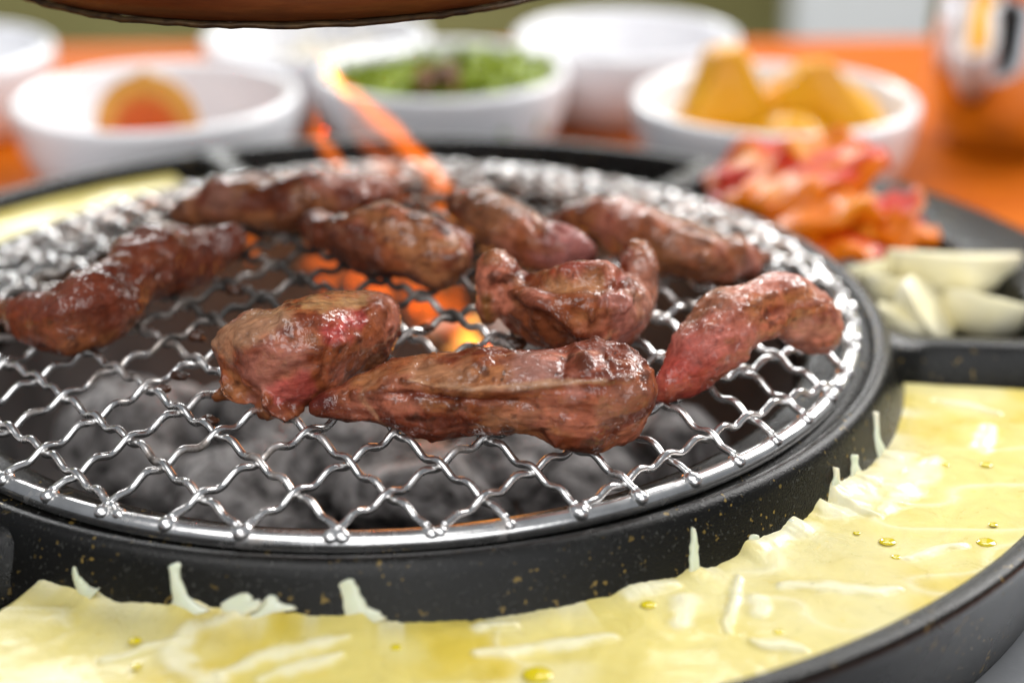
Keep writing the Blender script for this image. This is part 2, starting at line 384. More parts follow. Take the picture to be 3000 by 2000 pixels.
def coal(c, r, sq, seed):
    v, f = ball((0, 0, 0), 1., 40, 24, (1, 1, 1)); q = v.copy()
    pl = np.random.default_rng(seed).normal(size=(11, 3)); pl /= np.linalg.norm(pl, axis=1)[:, None]
    lim = np.random.default_rng(seed+1).uniform(.62, .95, 11); d = (v@pl.T); k = np.min(np.where(d > 1e-3, lim/np.maximum(d, 1e-3), 9), axis=1); k = np.minimum(k, 1)
    v = v*k[:, None]; v = v*(1+.10*fbm(q*2+seed*3.1, 4))[:, None]
    a = seed*1.7; Rz = np.array([[cos(a), -sin(a), 0], [sin(a), cos(a), 0], [0, 0, 1]])
    v = (v*np.array(sq))@Rz.T*r+np.array(c); return v, f
coals = [((430, 1300), 0.198, -0.33, 'grey ash-covered charcoal lump low on the left under the mesh'), ((760, 1230), 0.150, -0.29, 'pale charcoal lump below the drip of the plump pink-sided meat'), ((720, 1440), 0.190, -0.37, 'broad grey charcoal lump nearest the steel ring at lower left'),
         ((1020, 1330), 0.158, -0.33, 'reddish glowing charcoal lump left of the pointed meat tip'), ((1240, 1460), 0.182, -0.36, 'grey charcoal lump below the long glossy front meat'), ((1500, 1330), 0.135, -0.31, 'black and grey charcoal lump under the front meat right half'),
         ((1680, 1400), 0.175, -0.37, 'rounded dark grey charcoal lump lower right of the front meat'), ((1960, 1330), 0.142, -0.35, 'brownish grey charcoal lump near the right edge of the pot'), ((1000, 1130), 0.150, -0.33, 'grey charcoal lump between the two nearest meat pieces'),
         ((1130, 960), 0.158, -0.48, 'pale glowing charcoal lump beside the flames'), ((1400, 1010), 0.150, -0.29, 'grey charcoal lump behind the long glossy front meat')]
for i, (q, r, z, lab) in enumerate(coals):
    p = at_z(q, z); v, f = coal(p, r, (1.15, .95, .75), 20+i); tag(mk('charcoal_lump', v, f, M['coal']), lab, 'charcoal', 'charcoal lumps in the fire pot')
for i, (x, y, r) in enumerate([(-.1, .45, .2), (.25, .5, .2), (.5, .3, .18), (.05, .2, .2), (.3, -.4, .19), (-.3, -.35, .2)]):
    v, f = coal((x, y, -.55), r, (1.1, 1, .75), 50+i); tag(mk('charcoal_lump', v, f, M['coal']), 'charcoal lump deep in the pot, mostly hidden under other coals and meat', 'charcoal', 'charcoal lumps in the fire pot')

# ------------------------------------------------------------------ wire grill
grill = empty('wire_grill', (0, 0, 0)); tag(grill, 'round domed wire mesh grill with crimped steel wires and a thick ring', 'wire grill')
v, f = lathe([(1+.0185*cos(t), .0185*sin(t)) for t in np.arange(16)*2*pi/16], 224, close=True); mk('ring', v, f, M['steel'], grill)
TH, SP, OX, OY = -.8158, .1113, -.6339, -.6622
eA = np.array([cos(TH), sin(TH)]); eB = np.array([-sin(TH), cos(TH)]); O2 = np.array([OX, OY]); WR, AMP = .0073, .0066
bv, bf = ball((0, 0, 0), 1., 14, 8); beads = []
def wire(fam, i):
    e, o = (eA, eB) if fam == 'A' else (eB, eA)           # family A: index along eA, runs along eB
    p0 = O2+SP*i*e; b = p0@o; disc = b*b-(p0@p0-1.0)
    if disc <= .01: return
    t0, t1 = (-b-math.sqrt(disc))/SP, (-b+math.sqrt(disc))/SP
    n = int((t1-t0)*15)+2; t = np.linspace(t0, t1, n); P = p0+SP*t[:, None]*o
    sg = (-1)**(i % 2)*(-1 if fam == 'A' else 1)
    ed = np.minimum(t-t0, t1-t); at = sstep(ed, .05, .5)
    r2 = (P**2).sum(1); z = .0235+DOME*(1-r2)+AMP*at*sg*np.cos(3*pi*t)-.001*(1-at)
    jit = .0035*np.stack([vnoise(np.c_[t*.9, np.full(n, i*3.7+(50 if fam == 'A' else 0)), np.full(n, k*5.)]) for k in range(3)], 1)*at[:, None]
    C = np.c_[P, z]+jit
    mk('wire', *tube(C, WR, n=10), M['steel'], grill)
    for k in (0, -1): beads.append((C[k], rng.uniform(.85, 1.25), o*(1 if k else -1)))
for i in range(-9, 22):
    wire('A', i); wire('B', i)
seen = []
for c, s_, o in beads:
    rr = .0138*s_; cc = np.array([c[0], c[1], .013])+np.r_[o*.004, 0]
    V = bv*np.array([1, 1, .95])*rr; V = V+.0016*np.stack([vnoise(bv*2.2+c*40+9*k) for k in range(3)], 1)
    V[:, :2] += np.outer(bv@np.r_[o, 0], o)*rr*.25
    mk('weld_bead', V+cc, bf, M['steel'], grill)
for q, r in [((610, 1232), .012), ((1105, 1060), .022), ((575, 985), .013), ((1130, 1075), .015), ((880, 1085), .012), ((525, 1100), .012), ((475, 1140), .010), ((690, 850), .014), ((930, 1180), .010), ((1510, 1010), .016), ((1245, 960), .011), ((700, 1010), .012), ((790, 1090), .010)]:
    p = at_z(q, .12)
    for _ in range(4): p = at_z(q, dome(p[0], p[1])+.006)
    v, f = ball((0, 0, 0), r, 16, 10, (1.5, 1, .8)); v = v*(1+.35*fbm(v*90+q[0], 3))[:, None]+p; mk('burnt_residue', v, f, M['char'], grill)

# ------------------------------------------------------------------ grilled meat
def _stations(pairs, k=1.3, lift=0., zoff=.016, n=36, p=2.6, tw=None, plane=None, ends=(0., 0.)):
    """outline pairs in photo pixels -> 3-D spine with half-width/half-height resting on the domed mesh"""
    pr = np.array([[*u, *l] for u, l in pairs], float); lf = np.broadcast_to(np.asarray(lift, float), (len(pr),))
    pr = resample(np.c_[(pr[:, :2]+pr[:, 2:])/2, np.zeros(len(pr)), np.hypot(*(pr[:, :2]-pr[:, 2:]).T)/2, lf], n)
    q = pr[:, :2].copy(); q[:, 0] += np.linspace(ends[0], ends[1], n); q[:, 1] += np.gradient(pr[:, 1])/np.where(np.abs(np.gradient(pr[:, 0])) < 1, 1, np.gradient(pr[:, 0]))*np.linspace(ends[0], ends[1], n)*.6; h = np.maximum(pr[:, 3], 3); lf = pr[:, 4]; tw = np.zeros(n) if tw is None else tw
    th = np.arange(40)*2*pi/40; kk = (np.abs(np.cos(th))**p+np.abs(np.sin(th))**p)**(-1/p); cs, sn = np.cos(th)*kk, np.sin(th)*kk
    C = np.array([at_z(x, .15) for x in q]); b = np.full(n, .05)
    def calm(C):
        Cs = C.copy()
        for _k in range(10): Cs[1:-1] = .25*Cs[:-2]+.5*Cs[1:-1]+.25*Cs[2:]
        return frames(Cs)
    for it in range(14):
        zc = np.array([dome(*x[:2]) for x in C])+zoff+b*.92+lf
        Cn = np.array([at_z(x, z) for x, z in zip(q, zc)]) if plane is None else np.array([at_y(x, np.interp(x[0], *plane)+o_) for x, o_ in zip(q, lf)])
        C = .5*C+.5*Cn
        if plane is None and it >= 6:
            tt = np.linspace(-1, 1, n); yf = np.polyval(np.polyfit(tt, C[:, 1], 3, w=h/h.max()), tt); C = np.array([at_y(x, y) for x, y in zip(q, yf)])
        T, Wd, N = calm(C); V = C-CAM; V /= np.linalg.norm(V, axis=1)[:, None]; U = np.cross(T, V); U /= np.linalg.norm(U, axis=1)[:, None]+1e-9
        H = h*np.array([px_at(x) for x in C])
        wv = Wd*np.cos(tw)[:, None]+N*np.sin(tw)[:, None]; nv = -Wd*np.sin(tw)[:, None]+N*np.cos(tw)[:, None]
        sup = np.abs(k*np.outer((U*wv).sum(1), cs)+np.outer((U*nv).sum(1), sn)).max(1)
        b = np.minimum(H/sup, H*1.2)
    return C, k*b, b, calm(C)
def stations(pairs, k=1.3, lift=0., zoff=.016, n=36, p=2.6, tw=None, plane=None, fit=True):
    """the same, with the two ends drawn in until the piece is as long as its outline"""
    e = [0., 0.]; xs = [x for u, l in pairs for x in (u[0], l[0])]
    for _ in range(5):
        r = _stations(pairs, k, lift, zoff, n, p, tw, plane, e)
        if not fit: break
        X = to_px(tube(r[0], r[1], r[2], 40, False, p, tw, r[3])[0])[:, 0]
        e = [e[0]+.7*(min(xs)-X.min()), e[1]+.7*(max(xs)-X.max())]
    return r
def to_px(P):
    d = P-CAM; z = d@FW; return np.stack([W_PX/2+F_PX*(d@RT)/z, H_PX/2-F_PX*(d@UP)/z], 1)
def seg_dist(X, pts):
    best = np.full(len(X), 1e9)
    for a, b in zip(pts[:-1], pts[1:]):
        a = np.array(a, float); b = np.array(b, float); d = b-a; t = np.clip(((X-a)@d)/(d@d+1e-9), 0, 1); best = np.minimum(best, np.linalg.norm(X-a-t[:, None]*d, axis=1))
    return best
def meat(label, lofts, vox=.0065, seed=1, cols=None, pink=(), lump=1., fib=1., extra=(), char=.3, pinkness=.3, fine=1., sculpt=(), paint=(), bright=1.):
    parts = []; spines = []
    for L in lofts:
        nn = L.get('n', 36); tw = L.get('tw', .3)*vnoise(np.c_[np.arange(nn)*.12, np.full(nn, seed*3.3), np.ones(nn)])+L.get('t0', 0)
        C, A, B, fr = stations(L['o'], L.get('k', 1.3), L.get('lift', 0.), L.get('z', .016), nn, L.get('p', 2.7), tw, (to_px(spines[0])[:, 0], spines[0][:, 1]) if L.get('up') else None, not L.get('up'))
        parts.append(tube(C, A, B, 40, True, L.get('p', 2.7), tw, fr)); spines.append(C)
    for pts, r in extra:
        parts.append(tube(resample(pts, 14), np.interp(np.linspace(0, 1, 14), np.linspace(0, 1, len(r)), r), n=14))
    V, Fc = join(parts); P, Q = remesh(V, Fc, vox); P = smooth(P, Q, 5 if vox < .008 else 3)
    N = normals(P, Q)
    tan = spines[0][-1]-spines[0][0]; tan /= np.linalg.norm(tan)
    s1 = seed*13.7
    al = P@tan; Pf = P-al[:, None]*tan*.72                                    # stretched along the fibres
    d = lump*(.016*vnoise(P*9+s1)+.010*vnoise(P*19+s1+5)+.0040*vnoise(P*40+s1+8)); P = P+N*d[:, None]; N = normals(P, Q)
    X = to_px(P); vis = sstep(-(N*(P-CAM)/np.linalg.norm(P-CAM, axis=1)[:, None]).sum(1), -.1, .25)
    d3 = np.zeros(len(P))
    for pts, wpx, h in sculpt: d3 += h*np.exp(-(seg_dist(X+7*np.stack([vnoise(P*25+s1), vnoise(P*25+s1+9)], 1), pts if len(pts) > 1 else [pts[0], pts[0]])/wpx)**2)*vis
    P = P+N*d3[:, None]; N = normals(P, Q)
    rid = 1-np.abs(vnoise(Pf*20+s1+31)); rid2 = 1-np.abs(vnoise(Pf*48+s1+57))
    pit = np.maximum(0, vnoise(P*30+s1+3)-.3)
    d2 = fib*(.0075*(rid**2-.4)+.0030*(rid2**2-.4))-.010*pit*fib
    wr = 1-np.abs(vnoise(P*34+s1+64)); d2 = d2+fine*(.0026*(wr**3-.3)*sstep(vnoise(P*7+s1+12), -.1, .4)+.0012*vnoise(P*95+s1)+.0006*vnoise(P*190+s1))
    wob = vnoise(P*14+s1+77); blis = np.maximum(0, vnoise(P*60+s1+91)-.35)*sstep(wob, .0, .35); d2 = d2+.012*blis*fine
    P = P+N*d2[:, None]
    # colour of the meat itself: seared brown, pink where less done, dark where charred, tan fat
    nA = fbm(P*8+s1+100, 4); nB = fbm(Pf*15+s1+140, 4); nC = fbm(P*30+s1+180, 3); nD = fbm(Pf*24+s1+220, 3)
    Ps = smooth(P, Q, 12); cv = ((P-Ps)*normals(P, Q)).sum(1); cv = cv/(np.std(cv)+1e-9)
    br = np.array([.215, .060, .023]); col = np.tile(br, (len(P), 1))
    def blend(c, m): nonlocal col; m = np.clip(m, 0, 1)[:, None]; col = col*(1-m)+np.array(c)*m
    blend((.31, .13, .056), sstep(nB, .0, .55)*.75)                   # tan
    blend((.35, .115, .078), sstep(nA+pinkness-.3, .0, .5)*.85)        # pinkish
    blend((.115, .020, .008), sstep(nD, .10, .5)*.85)                  # red-brown
    blend((.46, .27, .17), sstep(np.abs(vnoise(Pf*11+s1+250)), .06, .015)*sstep(nA, -.2, .3)*.5)   # thin fat seams
    blend((.085, .020, .009), sstep(cv+.5*nC, .9, 2.2)*.65)            # seared edges
    for pt, r, c, st in pink:
        dd = np.linalg.norm(P-np.asarray(pt), axis=1)/r; blend(np.array(c)*.82, st*sstep(dd+.35*nB, 1., .35))
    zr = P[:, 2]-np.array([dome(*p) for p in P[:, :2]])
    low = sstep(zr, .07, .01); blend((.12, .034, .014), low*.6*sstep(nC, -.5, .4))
    blend((.045, .013, .008), sstep(nA*.6+nC*.5+char, .62, 1.0)*.9)
    blend((.05, .016, .010), np.maximum(0, sstep(nC+nB*.5, .85, 1.15))*.8)
    for pts, wpx, c, st in paint:
        dd = seg_dist(X, pts if len(pts) > 1 else [pts[0], pts[0]])/wpx; blend(np.array(c)*.82, st*sstep(dd+.45*nC+.25*nB, 1.15, .3)*vis)
    col *= .97*bright*(1+.15*nC)[:, None]*np.array([1., .98, .90])
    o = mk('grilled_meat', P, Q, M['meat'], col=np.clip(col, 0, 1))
    at = o.data.attributes.new('fib', 'FLOAT_VECTOR', 'POINT'); at.data.foreach_set('vector', ((P-(P@tan)[:, None]*tan*.86)*S).ravel().astype(np.float32)); tag(o, label, 'grilled meat', 'grilled meat pieces on the wire grill'); return o
def C5(*l): return [((900+x/1.8445, 500+a/1.8445), (900+x2/1.8445, 500+b/1.8445)) for x, a, x2, b in l]
def CM(*l): return [((x*1.27551, a*1.27551), (x2*1.27551, b*1.27551)) for x, a, x2, b in l]
def CC(x0, y0, s, *l): return [((x0+x/s, y0+a/s), (x0+x2/s, y0+b/s)) for x, a, x2, b in l]
def on(q, lift=.06):
    p = at_z(q, .15)
    for _ in range(5): p = at_z(q, dome(p[0], p[1])+lift)
    return p
RED = (.36, .055, .05); PINK = (.40, .145, .125); DK = (.05, .014, .009); MAU = (.33, .15, .125)
# 1 the long front piece
m1 = C5((22, 1262, 26, 1300), (60, 1238, 60, 1330), (130, 1205, 130, 1348), (220, 1170, 215, 1352), (330, 1108, 325, 1345), (450, 1060, 440, 1368), (550, 1008, 545, 1392), (700, 1004, 690, 1430), (850, 985, 840, 1458), (1000, 942, 990, 1446), (1120, 958, 1120, 1420), (1250, 962, 1240, 1408), (1370, 968, 1375, 1462), (1480, 945, 1475, 1512), (1580, 935, 1585, 1538), (1680, 950, 1680, 1500), (1770, 928, 1775, 1420), (1835, 985, 1835, 1340), (1872, 1080, 1868, 1260))
c5 = lambda *l: [(900+x/1.8445, 500+y/1.8445) for x, y in l]
meat('long glossy brown meat strip nearest the camera, pointed at its left end', [dict(o=m1, k=.95, p=3.0, tw=.3, t0=.35, n=54)], vox=.0046, seed=3, lump=.55, fib=.6, fine=1.,
     sculpt=[(c5((420, 1195), (700, 1222), (900, 1240), (1100, 1245), (1210, 1270)), 11, -.011), (c5((520, 1130), (800, 1185), (1050, 1185), (1300, 1150), (1500, 1150), (1740, 1110)), 9, .007), (c5((1500, 1035)), 24, .012), (c5((1615, 985), (1655, 1095)), 7, -.009), (c5((1400, 1000), (1390, 1100)), 10, -.006), (c5((800, 1240), (820, 1330)), 12, -.008), (c5((950, 1060), (1060, 1010)), 14, -.006), (c5((1330, 1300), (1500, 1330)), 25, -.010), (c5((1560, 1480)), 40, .010), (c5((250, 1230), (420, 1180)), 12, .008), (c5((1200, 1400), (1300, 1400)), 30, -.008)],
     paint=[(c5((1130, 1080), (1250, 1060)), 55, (.36, .175, .15), .85), (c5((1450, 1200)), 40, (.42, .19, .17), .8), (c5((1500, 1050)), 26, (.11, .03, .016), .9), (c5((420, 1195), (700, 1222), (900, 1242), (1130, 1245)), 14, (.13, .022, .01), .95), (c5((560, 1130), (900, 1180), (1300, 1150), (1600, 1140)), 10, (.50, .30, .19), .7), (c5((40, 1262), (90, 1240)), 25, (.09, .012, .008), .9), (c5((600, 1060), (850, 1100)), 45, (.42, .21, .12), .6), (c5((820, 1270)), 26, (.08, .018, .008), .8), (c5((1000, 1350), (1200, 1330)), 45, (.36, .165, .10), .6), (c5((1630, 1330), (1750, 1200)), 50, (.36, .17, .12), .5), (c5((1040, 1160), (1070, 1080)), 3, (.01, .01, .01), 1), (c5((1346, 1101)), 4, (.01, .01, .01), 1), (c5((1660, 990)), 4, (.01, .01, .01), 1)], char=-.02, pinkness=.25, bright=1.05)
# 2 plump piece with a pink side
m2 = CM((483, 792, 484, 832), (492, 745, 494, 872), (520, 706, 522, 898), (560, 694, 570, 915), (620, 688, 625, 934), (680, 672, 685, 930), (730, 662, 738, 892), (780, 657, 790, 868), (830, 652, 838, 846), (870, 648, 876, 808), (900, 648, 900, 750), (910, 660, 909, 705))
lg = [on((700, 1125), .05), on((668, 1152), .018), on((622, 1168), .000)]; lg2 = [on((830, 1165), .05), on((790, 1190), .015), on((762, 1206), .0)]; cm = lambda *l: [(x*1.27551, y*1.27551) for x, y in l]
meat('plump meat chunk with a pink bloody side and drips stuck to the wires', [dict(o=m2, k=1.0, p=2.8, tw=.2, t0=.25, n=40)], vox=.0050, seed=5, lump=.5, fib=.4, fine=1., extra=[(lg, [.045, .020, .012]), (lg2, [.045, .028, .014])],
     sculpt=[(cm((650, 735)), 16, .010), (cm((785, 790)), 11, .012), (cm((760, 775)), 8, .008), (cm((770, 745), (760, 800), (740, 850)), 10, -.010), (cm((540, 700), (700, 680)), 12, -.006), (cm((830, 720), (870, 700)), 12, .008), (cm((640, 870), (720, 830)), 14, -.007), (cm((820, 780)), 10, .009)],
     paint=[(cm((765, 770), (800, 740)), 45, (.40, .05, .06), .75), (cm((660, 800), (600, 860)), 80, (.40, .16, .13), .75), (cm((640, 900), (690, 890)), 40, (.42, .07, .07), .7), (cm((560, 760), (640, 720)), 60, (.45, .27, .17), .6), (cm((520, 800)), 40, (.34, .20, .13), .6), (cm((600, 695), (760, 665)), 16, (.15, .05, .022), .8), (cm((700, 700), (830, 690)), 25, (.40, .25, .12), .6), (cm((500, 905), (530, 900)), 25, (.17, .06, .02), .9), (cm((860, 700), (895, 665)), 24, (.26, .08, .05), .7)], char=-.2, pinkness=.3, bright=1.18)
# 3 curled piece with two raised ends
Z = lambda *l: CC(1200, 400, 2.6133, *l)
body = Z((640, 1150, 660, 1400), (760, 1080, 740, 1500), (880, 1040, 870, 1570), (1020, 1010, 1010, 1640), (1160, 985, 1160, 1690), (1300, 970, 1320, 1720), (1450, 960, 1480, 1710), (1600, 1010, 1640, 1640), (1740, 1080, 1780, 1500), (1850, 1180, 1860, 1380))
lob = Z((560, 880, 700, 858), (510, 930, 770, 925), (508, 1030, 850, 1020), (515, 1140, 830, 1160), (530, 1250, 740, 1270), (540, 1340, 690, 1345), (565, 1412, 645, 1414))
rob = Z((1700, 800, 1800, 795), (1650, 850, 1850, 850), (1615, 950, 1905, 940), (1590, 1060, 1920, 1060), (1570, 1180, 1900, 1200), (1560, 1300, 1860, 1340))
zc = lambda *l: [(1200+x/2.6133, 400+y/2.6133) for x, y in l]
meat('curled glossy meat piece with both ends raised like horns', [dict(o=body, k=.80, p=2.7, t0=.45, tw=.2, n=40), dict(o=lob, k=.8, up=1, lift=[.0, -.01, -.02, -.03, -.04, -.05, -.05], p=2.4, n=24), dict(o=rob, k=.8, up=1, lift=[.02, .02, .01, 0, 0, 0], p=2.4, n=24), dict(o=Z((560, 930, 560, 1230), (680, 920, 660, 1260), (800, 1000, 780, 1330), (920, 1040, 900, 1420)), k=.7, up=1, lift=[-.02, -.02, -.01, 0], p=2.4, n=20)], vox=.0050, seed=9, lump=.4, fib=.6, fine=1.,
     sculpt=[(zc((780, 1210), (1050, 1290), (1280, 1470), (1490, 1530)), 14, .016), (zc((900, 1090), (1200, 1130), (1500, 1100)), 26, -.022), (zc((1390, 1330), (1400, 1370)), 12, .016), (zc((1150, 1040), (1450, 1000)), 10, .010), (zc((1640, 1000), (1600, 1150)), 12, -.014), (zc((800, 1250), (1000, 1420), (1200, 1560)), 22, -.010), (zc((620, 1180), (700, 1130)), 12, -.008), (zc((1460, 1200), (1470, 1400)), 10, -.010), (zc((590, 1220)), 12, .010), (zc((1680, 1300), (1700, 1200)), 9, .007)],
     paint=[(zc((1600, 1450), (1700, 1300), (1600, 1250)), 45, (.48, .19, .17), .8), (zc((850, 1330), (1100, 1540), (1350, 1620)), 45, (.19, .055, .022), .85), (zc((1080, 1110), (1450, 1090)), 32, (.42, .21, .10), .7), (zc((590, 1250), (600, 1380)), 28, (.20, .085, .022), .9), (zc((1100, 1030), (1400, 970)), 18, (.32, .05, .03), .7), (zc((1680, 900), (1640, 1080)), 16, (.24, .04, .025), .8), (zc((640, 920)), 30, (.30, .12, .05), .7), (zc((1780, 1000), (1820, 1200)), 45, (.46, .22, .17), .7), (zc((985, 1272)), 4, (.01, .01, .01), 1), (zc((1240, 1270)), 4, (.01, .01, .01), 1)], char=-.2, pinkness=.28, bright=1.12)
# 4 arched pink piece at the right
Y6 = lambda *l: CC(1900, 400, 1.96, *l)
m4 = Y6((20, 1440, 45, 1515), (60, 1330, 170, 1500), (120, 1190, 340, 1440), (200, 1050, 450, 1360), (290, 925, 560, 1260), (420, 852, 640, 1180), (570, 815, 720, 1165), (700, 788, 790, 1150), (820, 808, 850, 1185), (930, 885, 900, 1235), (1020, 970, 955, 1275), (1075, 1060, 1010, 1240), (1105, 1140, 1050, 1228))
meat('arched pink meat piece at the right edge of the mesh with a red raw tip', [dict(o=m4, k=.95, p=2.4, lift=[0, 0, .0, .02, .04, .06, .07, .07, .06, .04, .03, .02, .02], n=44)], vox=.0058, seed=14, lump=.6, fib=.55, fine=1.3,
     pink=[(on((2010, 1110), .06), .15, RED, .8), (on((2280, 850), .14), .16, (.46, .20, .17), .8), (on((2100, 1000), .1), .12, PINK, .7), (on((2050, 900), .12), .12, (.24, .105, .05), .9)], char=-.1, pinkness=.55, bright=1.25)
# 5 long piece at the left
m5 = CC(0, 500, 2.6133, (-150, 900, -150, 1060), (-70, 940, -70, 1150), (0, 962, 0, 1178), (90, 985, 60, 1190), (200, 965, 130, 1270), (320, 905, 260, 1365), (440, 835, 420, 1395), (540, 752, 600, 1398), (680, 695, 730, 1350), (830, 690, 890, 1190), (920, 640, 1010, 1110), (1010, 560, 1140, 1010), (1090, 430, 1260, 955), (1230, 395, 1400, 880), (1400, 425, 1530, 825), (1560, 440, 1660, 790), (1720, 405, 1790, 690), (1860, 400, 1880, 570))
meat('long dark red-brown meat strip at the left edge with a charred bump on top', [dict(o=m5, k=1.0, p=2.6, n=54)], vox=.0068, seed=21, lump=.9, fib=.9,
     pink=[(on((410, 690), .12), .07, DK, .9), (on((250, 830), .12), .2, (.17, .045, .025), .7), (on((700, 700), .1), .1, (.12, .03, .02), .8), (on((430, 850), .05), .1, (.27, .11, .05), .7)], char=.12, pinkness=.15, bright=.9, paint=[([(60, 900), (330, 830), (650, 720)], 110, (.19, .042, .022), .75), ([(250, 1000)], 60, (.20, .06, .022), .6)])
# 6-9 the blurred pieces behind
m6 = CM((386, 470, 388, 500), (400, 455, 404, 515), (450, 438, 456, 520), (505, 412, 512, 523), (560, 398, 564, 526), (620, 400, 622, 528), (690, 392, 694, 525), (760, 396, 765, 515), (830, 404, 834, 505), (890, 415, 892, 495), (920, 430, 920, 478))
meat('longest meat strip at the back left of the mesh, beside the flame', [dict(o=m6, k=1.1, p=2.5, n=44)], vox=.0085, seed=33, bright=1.12, lump=.9, fib=.6, char=.05, pinkness=.3, pink=[(on((500, 640), .05), .1, DK, .7), (on((620, 570), .12), .1, (.33, .18, .14), .7), (on((860, 650), .06), .08, DK, .7)])
m7 = [((878, 640), (882, 668)), ((910, 622), (915, 705)), ((980, 612), (985, 748)), ((1060, 607), (1065, 778)), ((1150, 610), (1150, 806)), ((1230, 622), (1225, 826)), ((1300, 640), (1295, 840)), ((1355, 668), (1350, 848)), ((1388, 715), (1385, 842)), ((1395, 760), (1393, 815))]
meat('brown meat roll in the middle of the mesh above the flames', [dict(o=m7, k=1.05, p=2.5, n=40)], vox=.0078, seed=41, bright=1.12, lump=.9, fib=1., char=.12, pinkness=.2, pink=[(on((1380, 760), .06), .07, (.34, .12, .12), .8), (on((1050, 780), .03), .12, DK, .6)])
m8 = Z((290, 520, 300, 640), (330, 410, 370, 690), (450, 405, 480, 760), (580, 430, 570, 850), (720, 510, 690, 920), (860, 580, 810, 970), (1000, 645, 930, 1010), (1130, 690, 1060, 1040), (1260, 740, 1180, 1050), (1370, 830, 1300, 1030), (1440, 890, 1400, 980))
meat('slanting meat roll behind the curled piece, with a pinkish glossy end', [dict(o=m8, k=1.0, p=2.4, n=40)], vox=.0078, seed=47, bright=1.12, lump=.8, fib=.9, char=.0, pinkness=.35, pink=[(on((1680, 730), .1), .12, (.40, .15, .15), .8), (on((1440, 540), .08), .04, (.10, .006, .01), .9), (on((1450, 600), .12), .12, (.29, .14, .075), .7)])
m9 = CM((1255, 492, 1262, 508), (1290, 474, 1296, 524), (1335, 460, 1345, 540), (1385, 453, 1400, 556), (1440, 462, 1450, 582), (1500, 474, 1505, 618), (1560, 500, 1560, 640), (1620, 526, 1616, 645), (1680, 542, 1675, 640), (1730, 556, 1728, 626), (1768, 580, 1766, 606))
meat('curved meat strip at the back right along the edge of the mesh', [dict(o=m9, k=1.1, p=2.4, n=40)], vox=.0085, seed=55, bright=1.12, lump=.9, fib=.9, char=-.05, pinkness=.35, pink=[(on((2000, 740), .05), .15, (.23, .105, .045), .7), (on((2230, 770), .06), .06, PINK, .7), (on((1800, 600), .12), .1, (.36, .13, .10), .6)])

# ------------------------------------------------------------------ flames
def flame(label, pts, rad, mat, flat=.45, tw=0., n=30):
    P = resample(pts, n); r = np.interp(np.linspace(0, 1, n), np.linspace(0, 1, len(rad)), rad)
    r = r*(1+.25*vnoise(np.c_[np.arange(n)*.45, np.full(n, pts[0][0]*31), np.zeros(n)]))
    P = P+.022*np.linspace(0, 1, n)[:, None]*np.stack([vnoise(np.c_[np.arange(n)*.33, np.full(n, 3.+k_), np.full(n, pts[0][0]*9)]) for k_ in range(3)], 1)*np.array([1., .5, .3])
    e = empty('flame', P[0]); tag(e, label, 'flame', 'flames over the charcoal')
    for k, nm in ((1.25, 'flame_veil'), (.85, 'flame_body'), (.5, 'flame_core')):
        off = (1-k)*.35*r[:, None]*np.array([1., 0, 0])
        v, f = tube(P+off, r*k, r*k*flat, 18, True, 2.0, np.linspace(0, tw, n)); mk(nm, v, f, M[mat], e)
flame('tall orange flame licking up behind the back meat in front of the salad dish', [at_y((1270, 680), .36), at_y((1296, 590), .38), at_y((1268, 500), .40), at_y((1190, 420), .42), at_y((1100, 335), .44), at_y((1015, 250), .46), at_y((930, 150), .48)], [.026, .036, .036, .036, .034, .024, .005], 'flame', .5)
flame('faint wide flame veil left of the tall flame', [at_y((1180, 620), .60), at_y((1170, 540), .61), at_y((1110, 460), .62), at_y((1030, 380), .63), at_y((970, 300), .64)], [.04, .055, .05, .035, .008], 'flamef', .45)
flame('yellow streak of flame beside the salad dish', [at_y((1030, 300), .58), at_y((995, 255), .58), at_y((960, 205), .58), at_y((930, 165), .58)], [.006, .026, .024, .004], 'flamey', .6)
flame('thin orange flame rising at the left of the tall flame', [at_y((1010, 500), .66), at_y((960, 440), .67), at_y((925, 380), .68), at_y((905, 310), .69)], [.02, .030, .024, .004], 'flame', .5)
for i, (q, z, h, r, m, lab) in enumerate([((945, 770), -.04, .16, .05, 'flamed', 'small orange flame under the mesh left of the middle meat roll'), ((1090, 800), -.06, .18, .085, 'flamed', 'wide orange flame under the middle meat roll'), ((1230, 850), -.08, .18, .075, 'flamed', 'orange flame between the plump chunk and the middle roll'),
                                     ((1350, 960), -.20, .30, .06, 'flamed', 'orange flame tongue behind the pointed front meat'), ((1390, 1040), -.24, .22, .055, 'flamey', 'bright yellow flame core just behind the front meat'), ((722, 690), .05, .14, .018, 'flame', 'tiny flame at the end of the left meat strip')]):
    p = at_z(q, z); flame(lab, [p+np.array([.0, 0, -h*.5]), p+np.array([.02, 0, -h*.2]), p+np.array([-.015, 0, h*.15]), p+np.array([.01, 0, h*.5])], [r*.5, r, r*.75, r*.08], m, .6)

for q, z, e_ in (((1150, 830), -.10, .022), ((1385, 1000), -.18, .014)):
    l = bpy.data.lights.new('flame_light', 'POINT'); l.energy = e_; l.color = (1, .35, .06); l.shadow_soft_size = .012; o = bpy.data.objects.new('flame_light', l); sc.collection.objects.link(o); o.location = at_z(q, z)*S
